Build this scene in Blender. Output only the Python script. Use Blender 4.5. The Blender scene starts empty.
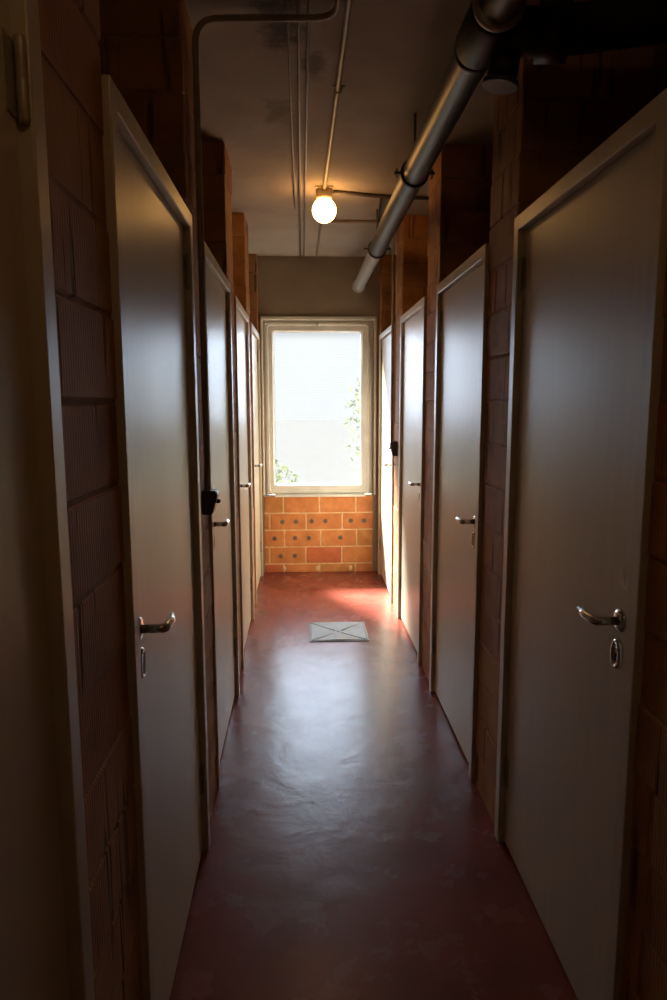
import bpy, bmesh, math, random
from mathutils import Vector, Matrix
random.seed(7)
PI = math.pi
S = bpy.context.scene
C = S.collection

# ------------------------------------------------------------------ view
S.view_settings.view_transform = 'Standard'
S.view_settings.look = 'None'
S.view_settings.gamma = 1.0
S.view_settings.use_curve_mapping = False
S.view_settings.exposure = 0.0
S.cycles.use_denoising = True
S.cycles.max_bounces = 14
S.cycles.diffuse_bounces = 6
S.cycles.transparent_max_bounces = 16

# ------------------------------------------------------------------ layout (metres)
CAM_H = 1.515
XL, XR = -0.327, 0.667          # corridor faces of the steel door frames
YE = 6.09                       # far wall
ZC = 2.735                      # ceiling
DH, FW, PITCH, Y1 = 2.08, 0.92, 1.257, 1.31
JW, REC, PB = 0.045, 0.020, 0.014   # frame width, leaf recess, pier set back
LEFT = [(Y1 - PITCH, XL), (Y1, XL), (Y1 + PITCH, XL - .009), (Y1 + 2 * PITCH, XL - .016), (Y1 + 3 * PITCH, XL - .021)]
RIGHT = [(Y1, XR), (Y1 + PITCH, XR), (Y1 + 2 * PITCH, XR), (Y1 + 3 * PITCH, XR)]

# ------------------------------------------------------------------ mesh helpers
def box(bm, x0, x1, y0, y1, z0, z1, mi=0, bev=0.0, seg=1):
    if x0 > x1: x0, x1 = x1, x0
    if y0 > y1: y0, y1 = y1, y0
    t = bmesh.new()
    bmesh.ops.create_cube(t, size=1)
    for v in t.verts:
        v.co = Vector((x0 + (v.co.x + .5) * (x1 - x0), y0 + (v.co.y + .5) * (y1 - y0), z0 + (v.co.z + .5) * (z1 - z0)))
    if bev > 0:
        bmesh.ops.bevel(t, geom=t.edges[:], offset=bev, segments=seg, affect='EDGES', profile=.5)
    merge(bm, t, mi)

def merge(bm, t, mi=0, smooth=False):
    vm = {}
    for v in t.verts: vm[v] = bm.verts.new(v.co)
    for f in t.faces:
        try:
            g = bm.faces.new([vm[v] for v in f.verts])
        except ValueError:
            continue
        g.material_index = mi
        g.smooth = f.smooth or smooth
    t.free()

def lathe(bm, prof, origin, axis='z', n=32, mi=0, caps=True, sharp=False):
    """prof: list of (r, h); revolve about axis through origin."""
    o = Vector(origin)
    def P(r, h, a):
        c, s = r * math.cos(a), r * math.sin(a)
        if axis == 'z': return o + Vector((c, s, h))
        if axis == 'y': return o + Vector((s, h, c))
        return o + Vector((h, c, s))
    rings = []
    for r, h in prof:
        rings.append([bm.verts.new(P(r, h, 2 * PI * k / n)) for k in range(n)])
    for a, b in zip(rings, rings[1:]):
        for k in range(n):
            f = bm.faces.new((a[k], a[(k + 1) % n], b[(k + 1) % n], b[k])); f.material_index = mi; f.smooth = not sharp
    if caps:
        for rg in (rings[0], rings[-1]):
            f = bm.faces.new(rg); f.material_index = mi

def smooth_path(pts, rad=0.05, n=6):
    """round the corners of a polyline"""
    pts = [Vector(p) for p in pts]
    out = [pts[0]]
    for a, b, c in zip(pts, pts[1:], pts[2:]):
        d1, d2 = (a - b), (c - b)
        r = min(rad, d1.length * .49, d2.length * .49)
        p, q = b + d1.normalized() * r, b + d2.normalized() * r
        for k in range(n + 1):
            t = k / n
            out.append(p * (1 - t) ** 2 + b * 2 * t * (1 - t) + q * t * t)
    out.append(pts[-1])
    return out

def tube(bm, pts, r, n=14, mi=0, radii=None, flat=None):
    pts = [Vector(p) for p in pts]
    rings = []
    ref = None
    for i, p in enumerate(pts):
        if i == 0: d = pts[1] - pts[0]
        elif i == len(pts) - 1: d = pts[-1] - pts[-2]
        else: d = (pts[i + 1] - pts[i]).normalized() + (pts[i] - pts[i - 1]).normalized()
        d.normalize()
        if ref is None:
            ref = Vector((0, 0, 1)) if abs(d.z) < .9 else Vector((1, 0, 0))
        u = d.cross(ref).normalized()
        w = u.cross(d).normalized()
        ref = w
        rr = radii[i] if radii else r
        fx, fz = flat if flat else (1, 1)
        rings.append([bm.verts.new(p + (u * math.cos(2 * PI * k / n) * fx + w * math.sin(2 * PI * k / n) * fz) * rr) for k in range(n)])
    for a, b in zip(rings, rings[1:]):
        for k in range(n):
            f = bm.faces.new((a[k], a[(k + 1) % n], b[(k + 1) % n], b[k])); f.material_index = mi; f.smooth = True
    for rg in (rings[0], rings[-1]):
        f = bm.faces.new(rg); f.material_index = mi

def ball(bm, c, r, mi=0, sub=3, scale=(1, 1, 1)):
    t = bmesh.new()
    bmesh.ops.create_icosphere(t, subdivisions=sub, radius=r)
    for v in t.verts: v.co = Vector((v.co.x * scale[0], v.co.y * scale[1], v.co.z * scale[2])) + Vector(c)
    merge(bm, t, mi, True)

def obj(name, bm, mats, parent=None, loc=(0, 0, 0)):
    bmesh.ops.recalc_face_normals(bm, faces=bm.faces[:])
    me = bpy.data.meshes.new(name)
    bm.to_mesh(me); bm.free()
    for m in (mats if isinstance(mats, (list, tuple)) else [mats]): me.materials.append(m)
    o = bpy.data.objects.new(name, me)
    C.objects.link(o)
    o.location = loc
    if parent: o.parent = parent
    return o

def empty(name, loc=(0, 0, 0)):
    o = bpy.data.objects.new(name, None)
    o.empty_display_size = .1
    C.objects.link(o); o.location = loc
    return o

def tag(o, label, cat, group=None, kind=None):
    o['label'] = label; o['category'] = cat
    if group: o['group'] = group
    if kind: o['kind'] = kind
    return o

# ------------------------------------------------------------------ materials
def mat(name):
    m = bpy.data.materials.new(name); m.use_nodes = True
    nt = m.node_tree
    b = nt.nodes['Principled BSDF']
    return m, nt, b

def N(nt, typ, **kw):
    n = nt.nodes.new(typ)
    for k, v in kw.items(): setattr(n, k, v)
    return n

def ramp(nt, stops):
    r = N(nt, 'ShaderNodeValToRGB')
    e = r.color_ramp.elements
    e[0].position, e[0].color = stops[0][0], (*stops[0][1], 1)
    e[1].position, e[1].color = stops[-1][0], (*stops[-1][1], 1)
    for p, c in stops[1:-1]:
        k = e.new(p); k.color = (*c, 1)
    return r

def noise(nt, vec, scale, detail=4, rough=.55, dist=0.0):
    n = N(nt, 'ShaderNodeTexNoise')
    n.inputs['Scale'].default_value = scale; n.inputs['Detail'].default_value = detail
    n.inputs['Roughness'].default_value = rough; n.inputs['Distortion'].default_value = dist
    nt.links.new(vec, n.inputs['Vector'])
    return n

def coords(nt, scale=(1, 1, 1), loc=(0, 0, 0)):
    tc = N(nt, 'ShaderNodeTexCoord'); mp = N(nt, 'ShaderNodeMapping')
    mp.inputs['Scale'].default_value = scale; mp.inputs['Location'].default_value = loc
    nt.links.new(tc.outputs['Object'], mp.inputs['Vector'])
    return mp.outputs['Vector']

def bump(nt, b, h, strength=.3, dist=.01, prev=None):
    n = N(nt, 'ShaderNodeBump'); n.inputs['Strength'].default_value = strength; n.inputs['Distance'].default_value = dist
    nt.links.new(h, n.inputs['Height'])
    if prev: nt.links.new(prev, n.inputs['Normal'])
    nt.links.new(n.outputs['Normal'], b.inputs['Normal'])
    return n.outputs['Normal']

def simple(name, col, rough=.5, metal=0.0, var=.12, vs=6.0, bmp=0.0, bs=60, scale=(1, 1, 1)):
    m, nt, b = mat(name)
    v = coords(nt, scale)
    n = noise(nt, v, vs)
    lo = tuple(c * (1 - var) for c in col); hi = tuple(min(1, c * (1 + var)) for c in col)
    r = ramp(nt, [(.3, lo), (.7, hi)])
    nt.links.new(n.outputs['Fac'], r.inputs['Fac'])
    nt.links.new(r.outputs['Color'], b.inputs['Base Color'])
    b.inputs['Roughness'].default_value = rough; b.inputs['Metallic'].default_value = metal
    if bmp:
        n2 = noise(nt, v, bs, 5)
        bump(nt, b, n2.outputs['Fac'], bmp, .003)
    return m

# door paint: semi gloss grey-beige, faint brushing
def door_paint():
    m, nt, b = mat('door_paint')
    v = coords(nt, (1, 7, .6))
    n = noise(nt, v, 5, 5)
    r = ramp(nt, [(.3, (.585, .525, .405)), (.7, (.62, .56, .44))])
    nt.links.new(n.outputs['Fac'], r.inputs['Fac']); nt.links.new(r.outputs['Color'], b.inputs['Base Color'])
    v2 = coords(nt, (1, 1, 1))
    n2 = noise(nt, v2, 4, 6)
    mr = N(nt, 'ShaderNodeMapRange'); mr.inputs['To Min'].default_value = .30; mr.inputs['To Max'].default_value = .42
    nt.links.new(n2.outputs['Fac'], mr.inputs['Value']); nt.links.new(mr.outputs['Result'], b.inputs['Roughness'])
    n3 = noise(nt, v, 40, 4)
    b.inputs['Specular IOR Level'].default_value = .20
    bump(nt, b, n3.outputs['Fac'], .03, .001)
    return m
M_DOOR = door_paint()
M_FRAME = simple('frame_paint', (.55, .49, .38), .38, 0, .08, 9, .05, 80)

# clay block with combed vertical grooves and chipped slots
def clay(name, a, bcol, seed):
    m, nt, b = mat(name)
    v = coords(nt, (1, 1, 1), (seed, seed * 2, seed * 3))
    n = noise(nt, v, 7, 6, .6)
    r = ramp(nt, [(.25, tuple(c * .6 for c in a)), (.5, a), (.78, bcol)])
    nt.links.new(n.outputs['Fac'], r.inputs['Fac'])
    vs = coords(nt, (26, 26, 2.2), (seed, 0, seed))
    n2 = noise(nt, vs, 1.0, 3, .5)
    slot = N(nt, 'ShaderNodeMapRange'); slot.inputs['From Min'].default_value = .60; slot.inputs['From Max'].default_value = .68
    nt.links.new(n2.outputs['Fac'], slot.inputs['Value'])
    mx = N(nt, 'ShaderNodeMix', data_type='RGBA')
    nt.links.new(slot.outputs['Result'], mx.inputs['Factor']); nt.links.new(r.outputs['Color'], mx.inputs['A'])
    mx.inputs['B'].default_value = (*tuple(c * .35 for c in a), 1)
    nt.links.new(mx.outputs['Result'], b.inputs['Base Color'])
    b.inputs['Roughness'].default_value = .82
    vw = coords(nt, (0, 1, 0))
    w = N(nt, 'ShaderNodeTexWave', bands_direction='Y'); w.inputs['Scale'].default_value = 28; w.inputs['Distortion'].default_value = .6
    nt.links.new(vw, w.inputs['Vector'])
    nrm = bump(nt, b, w.outputs['Fac'], .25, .004)
    inv = N(nt, 'ShaderNodeMath', operation='SUBTRACT'); inv.inputs[0].default_value = 1
    nt.links.new(slot.outputs['Result'], inv.inputs[1])
    nrm2 = bump(nt, b, inv.outputs['Value'], .6, .008, nrm)
    n4 = noise(nt, v, 90, 4)
    bump(nt, b, n4.outputs['Fac'], .3, .003, nrm2)
    return m
CLAYS = [clay('clay_orange', (.38, .17, .055), (.48, .24, .08), 1.0), clay('clay_red', (.36, .145, .05), (.44, .20, .07), 5.0),
         clay('clay_ochre', (.38, .18, .06), (.49, .25, .09), 9.0)]
M_MORTAR_D = simple('old_mortar', (.30, .155, .068), .9, 0, .3, 20, .4, 70)
M_MORTAR_L = simple('pale_mortar', (.70, .50, .28), .9, 0, .2, 25, .4, 70)
def face_brick(name, a, bcol, seed):
    m, nt, b = mat(name)
    v = coords(nt, (1, 1, 1), (seed, seed * 2, seed * 3))
    n = noise(nt, v, 9, 6, .6)
    r = ramp(nt, [(.25, tuple(c * .75 for c in a)), (.5, a), (.75, bcol)])
    nt.links.new(n.outputs['Fac'], r.inputs['Fac']); nt.links.new(r.outputs['Color'], b.inputs['Base Color'])
    b.inputs['Roughness'].default_value = .7
    n4 = noise(nt, v, 70, 5)
    bump(nt, b, n4.outputs['Fac'], .35, .004)
    return m
FACE = [face_brick('face_brick_orange', (.58, .215, .065), (.68, .30, .10), 2.0), face_brick('face_brick_red', (.52, .14, .05), (.60, .20, .07), 6.0),
        face_brick('face_brick_amber', (.50, .21, .06), (.62, .30, .10), 11.0)]
M_SPOT = simple('dark_spot', (.13, .10, .075), .8, 0, .3, 40)  # dark lobed marks on the apron bricks

def concrete(name, a, bcol, stains):
    m, nt, b = mat(name)
    v = coords(nt)
    n = noise(nt, v, 2.2, 8, .6)
    r = ramp(nt, [(.3, a), (.7, bcol)])
    nt.links.new(n.outputs['Fac'], r.inputs['Fac'])
    col = r.outputs['Color']
    for (sx, sy, rx, ry, dens) in stains:       # damp patches with a ragged outline
        mp = N(nt, 'ShaderNodeMapping'); tc = N(nt, 'ShaderNodeTexCoord')
        mp.vector_type = 'TEXTURE'
        mp.inputs['Location'].default_value = (sx, sy, 0); mp.inputs['Scale'].default_value = (rx, ry, 1000)
        nt.links.new(tc.outputs['Object'], mp.inputs['Vector'])
        ln = N(nt, 'ShaderNodeVectorMath', operation='LENGTH'); nt.links.new(mp.outputs['Vector'], ln.inputs[0])
        nn = noise(nt, v, 14, 6, .65)
        ad = N(nt, 'ShaderNodeMath', operation='MULTIPLY_ADD'); ad.inputs[1].default_value = 2.2
        nt.links.new(nn.outputs['Fac'], ad.inputs[0]); nt.links.new(ln.outputs['Value'], ad.inputs[2])
        mr = N(nt, 'ShaderNodeMapRange'); mr.inputs['From Min'].default_value = 1.45; mr.inputs['From Max'].default_value = 2.1
        mr.inputs['To Min'].default_value = dens; mr.inputs['To Max'].default_value = 0
        nt.links.new(ad.outputs['Value'], mr.inputs['Value'])
        mx = N(nt, 'ShaderNodeMix', data_type='RGBA')
        nt.links.new(mr.outputs['Result'], mx.inputs['Factor']); nt.links.new(col, mx.inputs['A'])
        mx.inputs['B'].default_value = (.05, .035, .028, 1)
        col = mx.outputs['Result']
    nt.links.new(col, b.inputs['Base Color'])
    b.inputs['Roughness'].default_value = .85
    n2 = noise(nt, v, 5, 3)
    nr = bump(nt, b, n2.outputs['Fac'], .25, .02)
    n3 = noise(nt, v, 60, 6)
    bump(nt, b, n3.outputs['Fac'], .25, .004, nr)
    return m
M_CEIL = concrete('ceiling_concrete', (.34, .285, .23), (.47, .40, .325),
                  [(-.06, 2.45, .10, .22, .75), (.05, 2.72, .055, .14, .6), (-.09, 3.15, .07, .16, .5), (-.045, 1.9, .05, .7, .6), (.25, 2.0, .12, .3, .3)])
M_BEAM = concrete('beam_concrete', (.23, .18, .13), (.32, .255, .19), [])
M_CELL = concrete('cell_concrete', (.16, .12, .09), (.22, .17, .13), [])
M_SURR = simple('window_surround_paint', (.66, .63, .55), .5, 0, .1, 6, .1, 50)
M_SASH = simple('sash_paint', (.74, .73, .69), .4, 0, .12, 6, .08, 50)
M_SEAL = simple('putty', (.28, .27, .25), .7)

def floor_paint():
    m, nt, b = mat('red_floor_paint')
    v = coords(nt)
    n = noise(nt, v, 3.0, 7, .6)
    r = ramp(nt, [(.28, (.15, .035, .027)), (.5, (.21, .050, .034)), (.75, (.25, .064, .042))])
    nt.links.new(n.outputs['Fac'], r.inputs['Fac'])
    vs = coords(nt, (3.5, 26, 1)); ns = noise(nt, vs, 12, 3, .6)
    sc = N(nt, 'ShaderNodeMapRange'); sc.inputs['From Min'].default_value = .74; sc.inputs['From Max'].default_value = .80; sc.inputs['To Max'].default_value = 0
    nt.links.new(ns.outputs['Fac'], sc.inputs['Value'])
    mx = N(nt, 'ShaderNodeMix', data_type='RGBA')
    nt.links.new(sc.outputs['Result'], mx.inputs['Factor']); nt.links.new(r.outputs['Color'], mx.inputs['A'])
    mx.inputs['B'].default_value = (.40, .30, .27, 1)
    nt.links.new(mx.outputs['Result'], b.inputs['Base Color'])
    n2 = noise(nt, v, 5, 6, .6)
    mr = N(nt, 'ShaderNodeMapRange'); mr.inputs['To Min'].default_value = .20; mr.inputs['To Max'].default_value = .33
    nt.links.new(n2.outputs['Fac'], mr.inputs['Value']); nt.links.new(mr.outputs['Result'], b.inputs['Roughness'])
    b.inputs['IOR'].default_value = 1.5
    b.inputs['Specular IOR Level'].default_value = .34
    b.inputs['Coat Weight'].default_value = .05; b.inputs['Coat Roughness'].default_value = .14
    n3 = noise(nt, v, 6, 3, .5, .6)
    nr = bump(nt, b, n3.outputs['Fac'], .22, .012)
    vb = coords(nt, (3, 9, 1)); n4 = noise(nt, vb, 7, 6, .65, 1.0)
    nr2 = bump(nt, b, n4.outputs['Fac'], .10, .005, nr)
    nt.links.new(nr2, b.inputs['Coat Normal'])
    return m
M_FLOOR = floor_paint()
M_STEEL = simple('galvanised_cover', (.23, .245, .245), .55, .3, .15, 12, .08, 80)
M_STEEL_D = simple('cover_rim', (.2, .21, .21), .6, .3, .15, 12)
M_CHROME = simple('satin_nickel', (.62, .60, .56), .22, 1.0, .05, 10)
M_DARK = simple('dark_slot', (.015, .014, .013), .6)
M_HINGE = simple('hinge_metal', (.38, .34, .27), .45, .2, .15, 30)
M_PIPE = simple('grey_drain_pipe', (.06, .058, .055), .42, 0, .12, 5, .05, 40)
M_PIPE_T = simple('pale_pipe_end', (.50, .52, .53), .30, 0, .12, 5)  # pale pipe piece, colour raised further to carry the window's reflection
M_IRON = simple('blackened_steel', (.035, .033, .031), .5, .3)
M_BRASS = simple('brass_screw', (.60, .48, .26), .3, 1.0)
M_SCR = simple('bare_scratch', (.80, .76, .68), .4)
M_BAND = simple('pale_band', (.42, .39, .35), .45)
M_CABLE = simple('brown_cable', (.17, .125, .09), .6)
M_COND = simple('painted_conduit', (.27, .22, .165), .5, 0, .15, 12)
M_CONDM = simple('brown_conduit', (.30, .24, .165), .5, 0, .15, 12)
M_CONDD = simple('dark_conduit', (.10, .08, .065), .5, 0, .15, 12)
M_BAKE = simple('brown_bakelite', (.055, .038, .025), .35)
M_CERAM = simple('lamp_holder_ceramic', (.42, .33, .22), .5)
M_BARK = simple('bark', (.16, .11, .07), .9)
M_LEAF = None
def leaf_mat():
    m, nt, b = mat('hedge_leaf')
    v = coords(nt); n = noise(nt, v, 5, 3)
    r = ramp(nt, [(.3, (.060, .088, .024)), (.7, (.088, .120, .036))])
    nt.links.new(n.outputs['Fac'], r.inputs['Fac']); nt.links.new(r.outputs['Color'], b.inputs['Base Color'])
    b.inputs['Roughness'].default_value = .5
    t = N(nt, 'ShaderNodeBsdfTranslucent'); nt.links.new(r.outputs['Color'], t.inputs['Color'])
    mx = N(nt, 'ShaderNodeMixShader'); mx.inputs['Fac'].default_value = .5
    nt.links.new(b.outputs['BSDF'], mx.inputs[1]); nt.links.new(t.outputs['BSDF'], mx.inputs[2])
    nt.links.new(mx.outputs['Shader'], nt.nodes['Material Output'].inputs['Surface'])
    return m
M_LEAF = leaf_mat()
M_GROUND = simple('gravel', (.0405, .0425, .0445), .9, 0, .12, 8, .3, 60)
M_GROUND.node_tree.nodes['Principled BSDF'].inputs['Specular IOR Level'].default_value = 0

def glass_mat():
    m = bpy.data.materials.new('frosted_ribbed_glass'); m.use_nodes = True
    nt = m.node_tree
    for n in list(nt.nodes):
        if n.type == 'BSDF_PRINCIPLED': nt.nodes.remove(n)
    out = nt.nodes['Material Output']
    v = coords(nt)
    w = N(nt, 'ShaderNodeTexWave', bands_direction='Z'); w.inputs['Scale'].default_value = 22; w.inputs['Distortion'].default_value = .4
    nt.links.new(v, w.inputs['Vector'])
    r = ramp(nt, [(0, (.95, .965, .965)), (1, (.985, .99, .99))])
    nt.links.new(w.outputs['Fac'], r.inputs['Fac'])
    tp = N(nt, 'ShaderNodeBsdfTransparent'); nt.links.new(r.outputs['Color'], tp.inputs['Color'])
    tl = N(nt, 'ShaderNodeBsdfTranslucent'); tl.inputs['Color'].default_value = (.93, .96, .97, 1)
    gl = N(nt, 'ShaderNodeBsdfGlossy'); gl.inputs['Roughness'].default_value = .25; gl.inputs['Color'].default_value = (.9, .9, .9, 1)
    bp = N(nt, 'ShaderNodeBump'); bp.inputs['Strength'].default_value = .3; bp.inputs['Distance'].default_value = .003
    nt.links.new(w.outputs['Fac'], bp.inputs['Height']); nt.links.new(bp.outputs['Normal'], gl.inputs['Normal'])
    m1 = N(nt, 'ShaderNodeMixShader'); m1.inputs['Fac'].default_value = .010
    nt.links.new(tp.outputs['BSDF'], m1.inputs[1]); nt.links.new(tl.outputs['BSDF'], m1.inputs[2])
    m2 = N(nt, 'ShaderNodeMixShader'); m2.inputs['Fac'].default_value = .04
    nt.links.new(m1.outputs['Shader'], m2.inputs[1]); nt.links.new(gl.outputs['BSDF'], m2.inputs[2])
    nt.links.new(m2.outputs['Shader'], out.inputs['Surface'])
    return m
M_GLASS = glass_mat()

def globe_mat(LAMP, col=(1.0, .50, .15, 1)):
    m = bpy.data.materials.new('opal_globe_lit'); m.use_nodes = True
    nt = m.node_tree
    b = nt.nodes['Principled BSDF']
    b.inputs['Base Color'].default_value = (.9, .85, .75, 1); b.inputs['Roughness'].default_value = .2
    b.inputs['Emission Color'].default_value = col; b.inputs['Emission Strength'].default_value = LAMP
    return m
LAMP = 20.0
M_GLOBE = globe_mat(LAMP)

# ------------------------------------------------------------------ room shell
OX0, OX1, YB, WT = -2.0, 2.3, -1.4, .25
def slab(name, dims, m, label, cat, kind='structure'):
    bm = bmesh.new(); box(bm, *dims)
    return tag(obj(name, bm, m), label, cat, kind=kind)

slab('floor', (OX0 - WT, OX1 + WT, YB - WT, YE + .3, -.2, 0), M_FLOOR, 'glossy red painted concrete floor of the corridor', 'floor')
slab('ceiling', (OX0 - WT, OX1 + WT, YB - WT, YE + .3, ZC, ZC + .2), M_CEIL, 'stained brown grey concrete ceiling above the corridor', 'ceiling')
slab('wall_left', (OX0 - WT, OX0, YB, YE, 0, ZC), M_CELL, 'dark back wall of the storage cells on the left', 'wall')
slab('wall_right', (OX1, OX1 + WT, YB, YE, 0, ZC), M_CELL, 'dark back wall of the storage cells on the right', 'wall')
slab('wall_back', (OX0 - WT, OX1 + WT, YB - WT, YB, 0, ZC), M_CELL, 'dark wall behind the viewpoint at the near corridor end', 'wall')

# far wall: concrete around the window, face brick below
WX0, WX1, WZ0, WZ1 = -.335, .628, .690, 2.222      # wall opening
bm = bmesh.new()
box(bm, OX0 - WT, WX0, YE, YE + .2, 0, ZC)
box(bm, WX1, OX1 + WT, YE, YE + .2, 0, ZC)
box(bm, WX0, WX1, YE, YE + .2, WZ1, ZC)
box(bm, WX0, WX1, YE + .035, YE + .2, 0, WZ0)
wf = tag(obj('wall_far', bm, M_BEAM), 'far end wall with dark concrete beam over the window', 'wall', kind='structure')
bm = bmesh.new()
box(bm, WX0, WX1, YE + .004, YE + .036, 0, WZ0, 3)
rows = [(0, .074, -.167), (.084, .229, -.291), (.239, .382, -.157), (.392, .535, -.286), (.545, WZ0, -.165)]
for z0, z1, x in rows:
    x -= .322 - .006
    while x < WX1:
        a, b2 = max(x, WX0), min(x + .310, WX1)
        if b2 - a > .02:
            box(bm, a, b2, YE, YE + .03, z0, z1 - .001, random.choice([0, 0, 1, 2]), .004)
        x += .322
for x, z in [(-.177, .462), (-.055, .462), (.083, .464), (.205, .464), (.434, .466), (.552, .466), (-.249, .311), (-.066, .312), (.056, .312), (.340, .315), (-.195, .150), (-.070, .152)]:
    n = 14
    vs = []
    for k in range(n):
        a = 2 * PI * k / n; rr = .021 * (1 + .22 * math.cos(7 * a) + random.uniform(-.08, .08))
        vs.append((x + rr * math.cos(a), z + rr * math.sin(a)))
    f0 = [bm.verts.new((p, YE - .0015, q)) for p, q in vs]; f1 = [bm.verts.new((p, YE + .004, q)) for p, q in vs]
    f = bm.faces.new(f0); f.material_index = 4
    for k in range(n):
        f = bm.faces.new((f0[k], f0[(k + 1) % n], f1[(k + 1) % n], f1[k])); f.material_index = 4
for x in (-.167, .132, .431):      # mortar droppings at the foot of the wall
    ball(bm, (x, YE - .001, .034), .017, 3, 2, (1, .35, 1.5))
obj('brick_apron', bm, FACE + [M_MORTAR_L, M_SPOT], wf)

# brick partitions between the cells, their block ends facing the corridor
def partition(side, y0, y1, xf, label):
    s = -1 if side == 'left' else 1
    xo = OX0 if s < 0 else OX1
    bm = bmesh.new()
    box(bm, xf + s * .003, xo, y0 + .002, y1 - .002, 0, ZC, 3)
    z, k = 0.0, 0
    BH = .152
    rnd = random.Random(int(y0 * 100) + (7 if s < 0 else 3))
    while z < ZC - .01:
        z1 = min(z + BH - .006, ZC)
        y = y0 - (0 if (k % 2 == 0 or (y1 - y0) < .4) else .16)
        bl = .337 if (y1 - y0) < .4 else .33
        while y < y1 - .005:
            a, b2 = max(y, y0), min(y + bl - .008, y1)
            if b2 > y1 - .04: b2 = y1
            if b2 - a > .02:
                j = rnd.uniform(-.0025, .0025)
                box(bm, xf + j, xo if (y1 - y0) < .4 else xf + s * .1, a, b2, z, z1, rnd.choice([0, 0, 1, 2]), .004)
            y += bl
        z += BH; k += 1
    return tag(obj('wall_' + side, bm, CLAYS + [M_MORTAR_D]), label, 'wall', 'clay block piers on the ' + side, kind='structure')

def piers(side, doors, names):
    s = -1 if side == 'left' else 1
    ends = [(YB, doors[0][0], doors[0][1])]
    for (a, xa), (b2, xb) in zip(doors, doors[1:]): ends.append((a + FW, b2, (xa + xb) / 2))
    ends.append((doors[-1][0] + FW, YE, doors[-1][1]))
    for (a, b2, x), nm in zip(ends, names):
        partition(side, a, b2, x + s * PB, nm)
piers('left', LEFT, ['brick wall beside the viewpoint, left of the nearest left door', 'wide clay block pier between the two nearest left doors',
                     'clay block pier carrying the brown switch, between second and third left doors', 'clay block pier between third and fourth left doors',
                     'clay block pier before the last left door', 'narrow clay block strip between last left door and window wall'])
piers('right', RIGHT, ['dark clay block pier at the right picture edge', 'clay block pier beyond the nearest right door', 'clay block pier between second and third right doors',
                       'clay block pier carrying a switch before the last right door', 'narrow clay block strip between last right door and window wall'])

# ------------------------------------------------------------------ doors
def door_meshes(s):
    """meshes in door space: x=0 frame face, y=0 near outer edge, z=0 floor; s=+1 opens to the right wall"""
    P = {}
    bm = bmesh.new()
    D = .095
    box(bm, 0, s * D, 0.0005, JW, 0, DH, 0, .003, 2)
    box(bm, 0, s * D, FW - JW, FW - .0005, 0, DH, 0, .003, 2)
    box(bm, 0, s * D, JW - .002, FW - JW + .002, DH - JW, DH, 0, .003, 2)
    # door stop behind the leaf
    for a, b2 in ((JW, JW + .012), (FW - JW - .012, FW - JW)): box(bm, s * .064, s * .09, a - .001, b2, 0, DH - JW)
    box(bm, s * .064, s * .09, JW, FW - JW, DH - JW - .012, DH - JW + .001)
    P['frame'] = bm
    bm = bmesh.new()
    box(bm, s * REC, s * .061, JW + .003, FW - JW - .003, .014, DH - JW - .003, 0, .002, 2)
    P['leaf'] = bm
    hy, hz = .108, 1.045
    bm = bmesh.new()
    prof = [(.001, .0095), (.016, .0095), (.0225, .0075), (.0255, .003), (.0255, 0)]
    lathe(bm, [(r, s * (REC - h)) for r, h in prof], (0, hy, hz), 'x', 32)
    # neck out of the door, then the lever running away from the near edge with a slight upward dip
    pts = smooth_path([(s * (REC - .008), hy, hz), (s * (REC - .056), hy, hz), (s * (REC - .060), hy + .050, hz + .001), (s * (REC - .054), hy + .092, hz)], .012, 7)
    tube(bm, pts, .0095, 16, 0, [.0095] * 3 + [.0098] * (len(pts) - 6) + [.0094, .0088, .0066])
    P['handle'] = bm
    bm = bmesh.new()
    ez = .970
    n = 40
    def oval(rx, rz, h): return [bm.verts.new((s * (REC - h), hy + .001 + rx * math.cos(2 * PI * k / n), ez + rz * math.copysign(abs(math.sin(2 * PI * k / n)) ** .8, math.sin(2 * PI * k / n)))) for k in range(n)]
    rings = [oval(.0210, .034, -.0005), oval(.0210, .034, .006), oval(.0180, .031, .0105), oval(.0135, .0245, .0105), oval(.0125, .0235, .004)]
    for a, b2 in zip(rings, rings[1:]):
        for k in range(n):
            f = bm.faces.new((a[k], a[(k + 1) % n], b2[(k + 1) % n], b2[k])); f.smooth = True
    f = bm.faces.new(rings[-1]); f.material_index = 1
    lathe(bm, [(.0085, s * (REC - .0025)), (.0085, s * (REC - .006)), (.007, s * (REC - .0068))], (0, hy + .001, ez + .010), 'x', 20, 0)
    box(bm, s * (REC - .0072), s * (REC - .006), hy, hy + .002, ez + .006, ez + .0135, 1)
    P['keyhole_plate'] = bm
    bm = bmesh.new()
    for zc in (0,):
        lathe(bm, [(.002, -.052), (.0065, -.050), (.0075, -.046), (.0075, -.002), (.0068, 0), (.0075, .002), (.0075, .046), (.0065, .050), (.002, .052)], (s * .010, FW - JW - .003, zc), 'z', 16)
        box(bm, s * .0185, s * .0205, FW - JW - .032, FW - JW - .003, -.045, .045)
    P['hinge'] = bm
    return P

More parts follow.
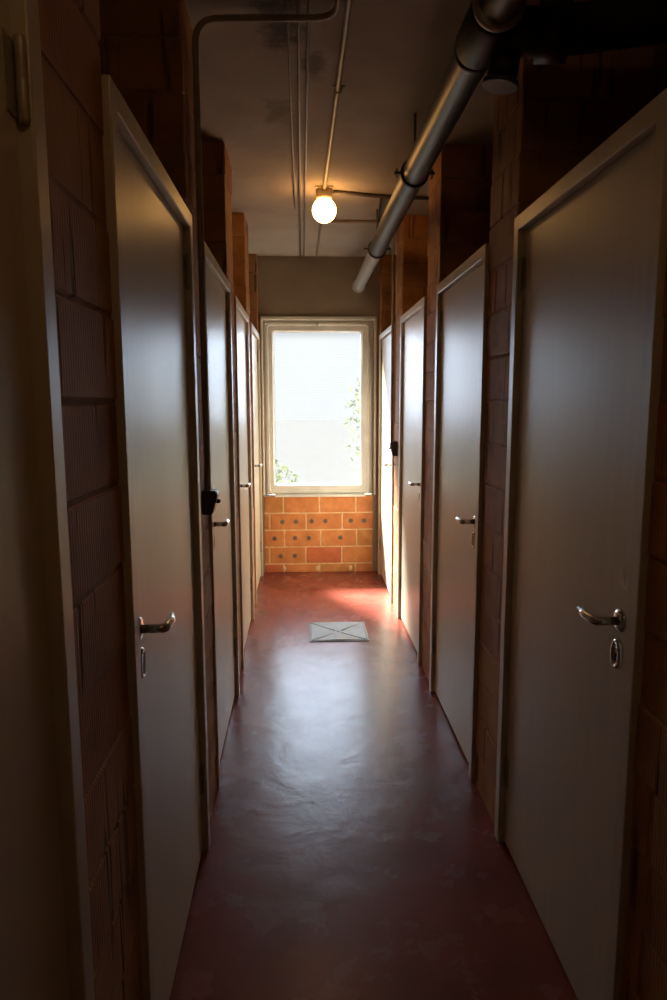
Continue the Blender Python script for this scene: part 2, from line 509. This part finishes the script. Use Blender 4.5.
MATS = {'frame': M_FRAME, 'leaf': M_DOOR, 'handle': M_CHROME, 'keyhole_plate': [M_CHROME, M_DARK], 'hinge': M_HINGE}
def build_door(n, s, x, y, label, proto=None):
    t = tag(empty('door_%d' % n, (x, y, 0)), label, 'door', 'doors along the left side' if s < 0 else 'doors along the right side', kind='structure')
    if proto is None:
        P = door_meshes(s)
        parts = {k: obj(k, P[k], MATS[k]) for k in ('frame', 'leaf', 'handle', 'keyhole_plate', 'hinge')}
    else:
        parts = {}
        for k, o in proto.items():
            c = o.copy(); C.objects.link(c); parts[k] = c
    parts['frame'].parent = t; parts['leaf'].parent = t
    for k in ('handle', 'keyhole_plate', 'hinge'): parts[k].parent = parts['leaf']
    parts['handle']['label'] = 'satin metal lever handle'
    parts['keyhole_plate']['label'] = 'oval metal keyhole plate'
    parts['hinge'].location.z = 1.905
    h2 = parts['hinge'].copy(); C.objects.link(h2); h2.parent = parts['leaf']; h2.location.z = .27
    return parts
lab_l = ['nearest left door, only its dark edge showing at the left border', 'large left door with glowing lamp reflection near its top',
         'left door just beyond the brown switch', 'narrow looking third left door with lever from the far end', 'last left door right beside the window']
lab_r = ['nearest right door, large dim grey with scratches over its lever', 'second right door between two brick piers', 'bright right door before the pier with the small switch',
         'last right door, sunlit white, right beside the window']
pr = None; n = 1
for (y, x), lb in zip(LEFT, lab_l):
    q = build_door(n, -1, x, y, lb, pr); pr = pr or q; n += 1
pr = None
for (y, x), lb in zip(RIGHT, lab_r):
    q = build_door(n, 1, x, y, lb, pr)
    if pr is None:
        pr = q
        first_right = q['leaf']
    n += 1
bm = bmesh.new()          # worn scratches above the handle of the nearest right door
for (ya, za, yb, zb, w) in [(.100, 1.118, .112, 1.150, .0016), (.112, 1.150, .114, 1.125, .0014), (.094, 1.122, .118, 1.128, .0015), (.088, 1.140, .093, 1.118, .0012), (.118, 1.16, .121, 1.13, .0012), (.106, 1.165, .108, 1.15, .001)]:
    d = Vector((0, yb - ya, zb - za)).normalized(); u = Vector((0, -d.z, d.y)) * w * 1.7
    a, b2 = Vector((REC - .0006, ya, za)), Vector((REC - .0006, yb, zb))
    v0 = [bm.verts.new(p) for p in (a + u, a - u, b2 - u, b2 + u)]
    v1 = [bm.verts.new(p + Vector((.001, 0, 0))) for p in (a + u, a - u, b2 - u, b2 + u)]
    bm.faces.new(v0); bm.faces.new(v1[::-1])
    for k in range(4): bm.faces.new((v0[k], v0[(k + 1) % 4], v1[(k + 1) % 4], v1[k]))
sm = obj('scratch_mark', bm, M_SCR, first_right); sm['label'] = 'pale scratches'

# ------------------------------------------------------------------ window
win = tag(empty('window_1', (0, YE, 0)), 'bright frosted window filling the far end of the corridor', 'window', kind='structure')
def ring_frame(bm, x0, x1, z0, z1, wl, wr, wb, wt, ya, yb, bev=.004, mi=0):
    box(bm, x0, x0 + wl, ya, yb, z0, z1, mi, bev, 2)
    box(bm, x1 - wr, x1, ya, yb, z0, z1, mi, bev, 2)
    box(bm, x0 + wl - .002, x1 - wr + .002, ya, yb, z1 - wt, z1, mi, bev, 2)
    box(bm, x0 + wl - .002, x1 - wr + .002, ya, yb, z0, z0 + wb, mi, bev, 2)
bm = bmesh.new()
# surround lip, standing proud of the concrete, then the recessed fixed frame
box(bm, -.345, -.327, -.016, .12, .70, 2.242, 0, .006, 2)
box(bm, .636, .656, -.016, .12, .70, 2.242, 0, .006, 2)
box(bm, -.345, .656, -.016, .12, 2.212, 2.242, 0, .006, 2)
ring_frame(bm, -.327, .636, .702, 2.212, .024, .042, .012, .022, .05, .12, .003)
obj('window_frame', bm, M_SURR, win)
# casement sash with rounded outer corners, an outer rib and an inner bead
def round_rect(x0, x1, z0, z1, r, n=6):
    out = []
    for cx, cz, a0 in ((x1 - r, z1 - r, 0), (x0 + r, z1 - r, PI / 2), (x0 + r, z0 + r, PI), (x1 - r, z0 + r, 1.5 * PI)):
        for k in range(n + 1):
            a = a0 + PI / 2 * k / n
            out.append((cx + r * math.cos(a), cz + r * math.sin(a)))
    return out
bm = bmesh.new()
loops = [(-.304, .598, .712, 2.192, .030, .075), (-.304, .598, .712, 2.192, .030, .030), (-.300, .594, .716, 2.188, .028, .024), (-.285, .579, .731, 2.173, .022, .024),
         (-.280, .574, .736, 2.168, .020, .034), (-.250, .540, .780, 2.126, .020, .034), (-.246, .536, .784, 2.122, .018, .038), (-.236, .522, .797, 2.112, .016, .058), (-.236, .522, .797, 2.112, .016, .075)]
rg = []
for x0, x1, z0, z1, r, y in loops: rg.append([bm.verts.new((p, y, q)) for p, q in round_rect(x0, x1, z0, z1, r)])
for a, b2 in zip(rg, rg[1:] + rg[:1]):
    k2 = len(a)
    for k in range(k2): bm.faces.new((a[k], a[(k + 1) % k2], b2[(k + 1) % k2], b2[k]))
sash = obj('sash', bm, M_SASH, win)
bm = bmesh.new(); box(bm, -.240, .526, .060, .064, .793, 2.116); pane = obj('pane', bm, M_GLASS, sash); pane['label'] = 'frosted ribbed glass'
bm = bmesh.new()
box(bm, -.24, .56, -.022, .055, .684, .702, 0, .004, 2)
obj('sill', bm, M_SASH, win)
bm = bmesh.new()
lathe(bm, [(.010, .030), (.010, .018), (.006, .014), (.001, .012)], (.144, 0, 2.182), 'y', 16)
box(bm, .139, .149, .010, .022, 2.158, 2.186, 0, .002)
obj('latch', bm, M_HINGE, win)

# ------------------------------------------------------------------ lamp
lx, ly = .142, 4.2
def ceiling_lamp(x, y, m, label):
    lamp = tag(empty('ceiling_lamp', (x, y, ZC)), label, 'lamp', 'globe lamps on the ceiling')
    bm = bmesh.new()
    box(bm, -.052, .052, -.05, .05, -.008, 0, 0, .003, 2)
    lathe(bm, [(.050, -.006), (.049, -.030), (.046, -.050), (.043, -.060)], (0, 0, 0), 'z', 32)
    obj('lamp_holder', bm, M_CERAM, lamp)
    bm = bmesh.new()
    ball(bm, (0, 0, -.122), .0695, 0, 4)
    lathe(bm, [(.034, -.052), (.034, -.062)], (0, 0, 0), 'z', 24)
    g = obj('globe', bm, m, lamp); g['label'] = 'lit opal glass globe'
ceiling_lamp(lx, ly, M_GLOBE, 'glowing round opal globe lamp on the ceiling')
ceiling_lamp(lx + .012, .15, globe_mat(13.0, (1.0, .60, .25, 1)), 'unseen dim globe lamp added to light the near end')  # added lamp above the view, brightens the near piers and doors

# ------------------------------------------------------------------ conduits and cables
def conduit(name, pts, r, m, label, cat='conduit', clips=(), rad=.06, group='conduits under the ceiling'):
    t = tag(empty(name, pts[0]), label, cat, group)
    o = Vector(pts[0])
    bm = bmesh.new()
    tube(bm, [Vector(p) - o for p in smooth_path(pts, rad, 8)], r, 14)
    obj('tube', bm, m, t)
    for (c, ax) in clips:          # saddle clips
        bm = bmesh.new()
        c = Vector(c) - o
        lathe(bm, [(r * .95, -.008), (r + .0035, -.008), (r + .0035, .008), (r * .95, .008)], c, ax, 18, 0, False, True)
        if ax == 'y': box(bm, c.x - r - .014, c.x + r + .014, c.y - .008, c.y + .008, ZC - o.z - .004, ZC - o.z)
        if ax == 'x': box(bm, c.x - .008, c.x + .008, c.y - r - .014, c.y + r + .014, ZC - o.z - .004, ZC - o.z)
        obj('saddle_clip', bm, M_CONDD, t)
    return t
zc = ZC - .012
conduit('conduit_pipe', [(lx + .012, .215, zc), (lx + .016, 2.0, zc), (lx, ly - .055, zc)], .0105, M_COND, 'conduit running along the ceiling to the globe lamp',
        clips=[((lx + .0140, 2.9, zc - .0), 'y')])
pier2x = XL - .004 - PB
conduit('conduit_pipe', [(-.325, 2.385, 1.214), (-.325, 2.385, ZC - .026), (.121, 2.36, ZC - .026), (.121, YB + .02, ZC - .026)], .0105, M_CONDM,
        'dark conduit rising from the left switch, bent across the ceiling', rad=.075)
conduit('ceiling_cable', [(.002, YB + .02, ZC - .007), (.002, YE - .002, ZC - .007)], .0065, M_CABLE, 'left of the two parallel cables that reach the window wall', 'cable', group='ceiling cables')
conduit('ceiling_cable', [(.034, YB + .02, ZC - .006), (.032, YE - .002, ZC - .006)], .0055, M_CABLE, 'right of the two parallel cables that reach the window wall', 'cable', group='ceiling cables')
conduit('ceiling_cable', [(-.034, YB + .02, ZC - .0045), (-.030, 1.9, ZC - .0045), (-.034, 2.6, ZC - .0045), (-.030, 4.62, ZC - .0045)], .0035, M_CONDD, 'thin dark leftmost cable on the stained ceiling, ending above the lamp', 'cable', group='ceiling cables')
conduit('conduit_pipe', [(lx + .055, ly + .03, zc), (.45, 4.30, zc), (1.5, 4.42, zc)], .0105, M_CONDD, 'conduit from the globe lamp across to the right wall')
conduit('conduit_pipe', [(.485, 4.325, ZC - .009), (.525, 4.885, ZC - .009)], .007, M_CONDD, 'short conduit linking two cross conduits behind the drain pipe')
conduit('conduit_pipe', [(.128, 4.90, ZC - .010), (.638, 4.90, ZC - .010), (.638, 4.90, 1.236)], .0095, M_COND, 'conduit crossing the ceiling behind the lamp and dropping to right switch',
        rad=.04)
conduit('conduit_pipe', [(.142, 4.92, ZC - .0075), (.142, YE - .001, ZC - .0075)], .0075, M_COND, 'short conduit between the lamp and the window wall')

# ------------------------------------------------------------------ drain pipe
PX, PZ, PR = .497, 2.492, .053
dp = tag(empty('drain_pipe', (PX, YE, PZ)), 'thick grey drain pipe hanging under the ceiling on the right', 'pipe')
yy = lambda y: y - YE
bm = bmesh.new()
lathe(bm, [(PR, yy(YB + .01)), (PR, yy(1.55)), (PR, yy(4.62))], (0, 0, 0), 'y', 40)
obj('pipe_run', bm, M_PIPE, dp)
bm = bmesh.new()
lathe(bm, [(PR - .004, yy(4.58)), (PR - .004, yy(4.66)), (.046, yy(4.72)), (.046, yy(YE - .001))], (0, 0, 0), 'y', 36)
tl = obj('pipe_tail', bm, M_PIPE_T, dp); tl['label'] = 'slimmer pale end of the pipe'
def socket(y0, y1, r, m, nm='socket'):
    bm = bmesh.new()
    lathe(bm, [(PR - .002, yy(y0)), (r - .003, yy(y0)), (r, yy(y0 + .008)), (r, yy(y1 - .02)), (r - .004, yy(y1 - .008)), (PR - .002, yy(y1))], (0, 0, 0), 'y', 40, 0, False)
    return obj(nm, bm, m, dp)
socket(1.87, 2.07, .064, M_IRON, 'branch_fitting')
socket(2.07, 2.11, .060, M_PIPE)
socket(1.835, 1.868, .067, M_BAND, 'collar')
bm = bmesh.new()
lathe(bm, [(.046, yy(YE - .05)), (.056, yy(YE - .048)), (.058, yy(YE - .02)), (.052, yy(YE - .002))], (0, 0, 0), 'y', 36, 0, False)
obj('wall_collar', bm, M_PIPE_T, dp)
bm = bmesh.new()
br = smooth_path([(0.02, yy(1.97), -.01), (.20, yy(1.93), -.02), (1.2, yy(1.70), .03)], .08, 6)
tube(bm, br, .058, 28)
tube(bm, [(.13, yy(1.952), -.016), (.21, yy(1.932), -.022)], .070, 28)
obj('branch', bm, M_IRON, dp)
bm = bmesh.new()
d0, d1 = Vector((.062, yy(1.97), -.02)), Vector((.045, yy(1.975), -.125))
tube(bm, [d0, d1], .040, 24, 1)
tube(bm, [d1, d1 + (d1 - d0) * .14], .047, 24)
cp = obj('access_cap', bm, [M_PIPE, M_IRON], dp)
# hangers
def hanger(y, label, brass=False):
    t = tag(empty('pipe_hanger', (PX, y, ZC)), label, 'hanger', 'pipe hangers')
    r = PR + .006 if y < 4.6 else .0585
    z = PZ - ZC
    bm = bmesh.new()
    lathe(bm, [(r - .006, -.011), (r + .003, -.011), (r + .003, .011), (r - .006, .011)], (0, 0, z), 'y', 40, 0, False, True)
    for sx in (-1, 1):
        box(bm, sx * (r - .002), sx * (r + .028), -.011, .011, z - .004, z + .004, 0, .001)
    obj('ring', bm, M_IRON, t)
    bm = bmesh.new()
    lathe(bm, [(.0055, z + r), (.0055, 0)], (0, 0, 0), 'z', 12)
    lathe(bm, [(.011, z + r + .001), (.011, z + r + .016)], (0, 0, 0), 'z', 6, 0, True, True)
    obj('rod', bm, M_CONDD, t)
    for sx in (-1, 1):
        bm = bmesh.new()
        lathe(bm, [(.004, z - .022), (.004, z + .020)], (sx * (r + .017), 0, 0), 'z', 10)
        lathe(bm, [(.008, z + .004), (.008, z + .012)], (sx * (r + .017), 0, 0), 'z', 6, 0, True, True)
        b = obj('bolt', bm, M_BRASS if brass else M_HINGE, t)
    return t
hanger(1.70, 'pipe hanger with brass bolts nearest the viewpoint', True)
hanger(3.14, 'black pipe hanger just right of the globe lamp')
hanger(4.63, 'far pipe hanger where the pipe turns paler')

# ------------------------------------------------------------------ switches
def switch(s, x, y, z0, z1, label):
    t = tag(empty('light_switch', (x, y, z0)), label, 'light switch', 'surface switches')
    h = z1 - z0; w = .036
    bm = bmesh.new()      # wedge housing, deeper at the top
    pr_ = [(0, 0), (0, h), (-s * .050, h), (-s * .056, h * .84), (-s * .036, h * .02), (-s * .030, 0)]
    a = [bm.verts.new((p, -w, q)) for p, q in pr_]; b2 = [bm.verts.new((p, w, q)) for p, q in pr_]
    bm.faces.new(a); bm.faces.new(b2[::-1])
    for k in range(len(pr_)): bm.faces.new((a[k], a[(k + 1) % len(pr_)], b2[(k + 1) % len(pr_)], b2[k]))
    bmesh.ops.bevel(bm, geom=bm.edges[:], offset=.003, segments=2, affect='EDGES')
    obj('housing', bm, M_BAKE, t)
    bm = bmesh.new()
    ball(bm, (-s * .052, 0, h * .52), .010, 0, 3, (1.0, 1, .8))
    k = obj('toggle', bm, M_BAKE, t)
switch(-1, pier2x - .001, 2.415, 1.130, 1.213, 'brown surface switch on the left brick pier')
switch(1, XR + PB + .001, 4.92, 1.135, 1.238, 'brown surface switch on the far right brick pier')

# ------------------------------------------------------------------ floor cover
dc = tag(empty('drain_cover', (.231, 4.44, 0)), 'square grey metal access cover set in the red floor', 'drain cover')
bm = bmesh.new()
def ringz(bm, x, w, z0, z1, mi=0):
    box(bm, -x, -x + w, -x, x, z0, z1, mi, .001); box(bm, x - w, x, -x, x, z0, z1, mi, .001)
    box(bm, -x + w, x - w, -x, -x + w, z0, z1, mi, .001); box(bm, -x + w, x - w, x - w, x, z0, z1, mi, .001)
ringz(bm, .192, .012, -.004, .005)
obj('rim', bm, M_STEEL_D, dc)
bm = bmesh.new()
h = .177
c0 = bm.verts.new((0, 0, .0012))
outer = [bm.verts.new((sx * h, sy * h, .0055)) for sx, sy in ((-1, -1), (1, -1), (1, 1), (-1, 1))]
mid = [bm.verts.new(p) for p in ((0, -h, .011), (h, 0, .011), (0, h, .011), (-h, 0, .011))]
for k in range(4):
    bm.faces.new((c0, outer[k], mid[k])); bm.faces.new((c0, mid[k], outer[(k + 1) % 4]))
low = [bm.verts.new((v.co.x, v.co.y, -.004)) for v in (outer[0], mid[0], outer[1], mid[1], outer[2], mid[2], outer[3], mid[3])]
up = [outer[0], mid[0], outer[1], mid[1], outer[2], mid[2], outer[3], mid[3]]
for k in range(8): bm.faces.new((up[k], up[(k + 1) % 8], low[(k + 1) % 8], low[k]))
bm.faces.new(low)
pl = obj('plate', bm, M_STEEL, dc)
bm = bmesh.new(); lathe(bm, [(.009, .0005), (.009, .0030), (.005, .0033)], (0, 0, 0), 'z', 16)
lh = obj('lift_hole', bm, M_DARK, pl)
bm = bmesh.new()
for sx, sy in ((-1, -1), (1, -1), (1, 1), (-1, 1)):
    tube(bm, [(sx * .022, sy * .022, .0030), (sx * .172, sy * .172, .0062)], .0045, 8, 0, None, (1, .5))
obj('crease_shade_bar', bm, M_STEEL_D, pl)  # added darker bars stand in for shading along the plate's diagonal creases
bm = bmesh.new(); box(bm, -.140, -.136, -.176, .176, .001, .0058)
obj('hinge_seam', bm, M_STEEL_D, pl)

# ------------------------------------------------------------------ outside the window
slab('garden_ground', (-30, 30, YE + .3, 60, -.25, -.05), M_GROUND, 'pale gravel ground outside the frosted window', 'ground')
def hedge(name, cx, cy, w, d, h, n, label):
    rnd = random.Random(int(cx * 77) + n)
    bm = bmesh.new()
    for _ in range(n):
        # leaves through a rounded bush
        while True:
            p = Vector((rnd.uniform(-1, 1), rnd.uniform(-1, 1), rnd.uniform(-1, 1)))
            if p.length < 1 and rnd.random() > p.length ** 1.5: break
        q = Vector((p.x * w, p.y * d, h * .5 * (1 + p.z)))
        u = Vector((rnd.uniform(-1, 1), rnd.uniform(-1, 1), rnd.uniform(-1, 1))).normalized()
        v = u.orthogonal().normalized()
        L = rnd.uniform(.03, .06); W = L * .45
        vs = [bm.verts.new(q + a) for a in (-u * L, -v * W, u * L, v * W)]
        bm.faces.new(vs)
    t = tag(empty(name, (cx, cy, -.05)), label, 'shrub', 'shrubs outside the window')
    f = obj('foliage', bm, M_LEAF, t); f['kind'] = 'stuff'
    bm = bmesh.new()
    for k in range(5):
        a = 2 * PI * k / 5
        tube(bm, [(.05 * math.cos(a), .05 * math.sin(a), 0), (.3 * w * math.cos(a), .3 * d * math.sin(a), h * .6)], .018, 8)
    obj('stems', bm, M_BARK, t)
    return t
hedge('shrub', 1.5, 9.6, .95, .8, 2.5, 4200, 'green shrub behind the right side of the frosted glass')
hedge('shrub', -.80, 9.0, .80, .6, 1.0, 1500, 'low green shrub behind the lower left of the frosted glass')

# ------------------------------------------------------------------ light
w = bpy.data.worlds.new('overcast_sky'); S.world = w; w.use_nodes = True
bg = w.node_tree.nodes['Background']
bg.inputs['Color'].default_value = (.92, .965, 1.0, 1); bg.inputs['Strength'].default_value = .80

def sun(name, d, e, ang, col):
    L = bpy.data.lights.new(name, 'SUN'); L.energy = e; L.angle = math.radians(ang); L.color = col
    o = bpy.data.objects.new(name, L); C.objects.link(o)
    o.rotation_euler = Vector(d).to_track_quat('-Z', 'Y').to_euler()
    o.location = (0, 9, 5)
sun('hazy_sky_glow', (0.04, -1, -.36), 12.0, 75, (.68, .81, 1.0))
sun('sun', (.62, -1, -1.08), 75.0, 12, (1.0, .95, .86))

# ------------------------------------------------------------------ camera
f, pit, yaw, roll = 692.75, .14036, .045716, -.0021845
def cam_dir(x, y, z):
    c, s = math.cos(roll), math.sin(roll); x, y = c * x - s * y, s * x + c * y
    d = (x, z, y)
    c, s = math.cos(pit), math.sin(pit); d = (d[0], c * d[1] + s * d[2], -s * d[1] + c * d[2])
    c, s = math.cos(yaw), math.sin(yaw); return Vector((c * d[0] + s * d[1], -s * d[0] + c * d[1], d[2]))
cd = bpy.data.cameras.new('camera'); cam = bpy.data.objects.new('camera', cd); C.objects.link(cam)
cd.sensor_fit = 'VERTICAL'; cd.sensor_height = 36; cd.lens = f * 36 / 1000; cd.clip_start = .02
X, Y, Z = cam_dir(1, 0, 0), cam_dir(0, 1, 0), -cam_dir(0, 0, 1)
m = Matrix((X, Y, Z)).transposed().to_4x4(); m.translation = (0, 0, CAM_H)
cam.matrix_world = m
S.camera = cam
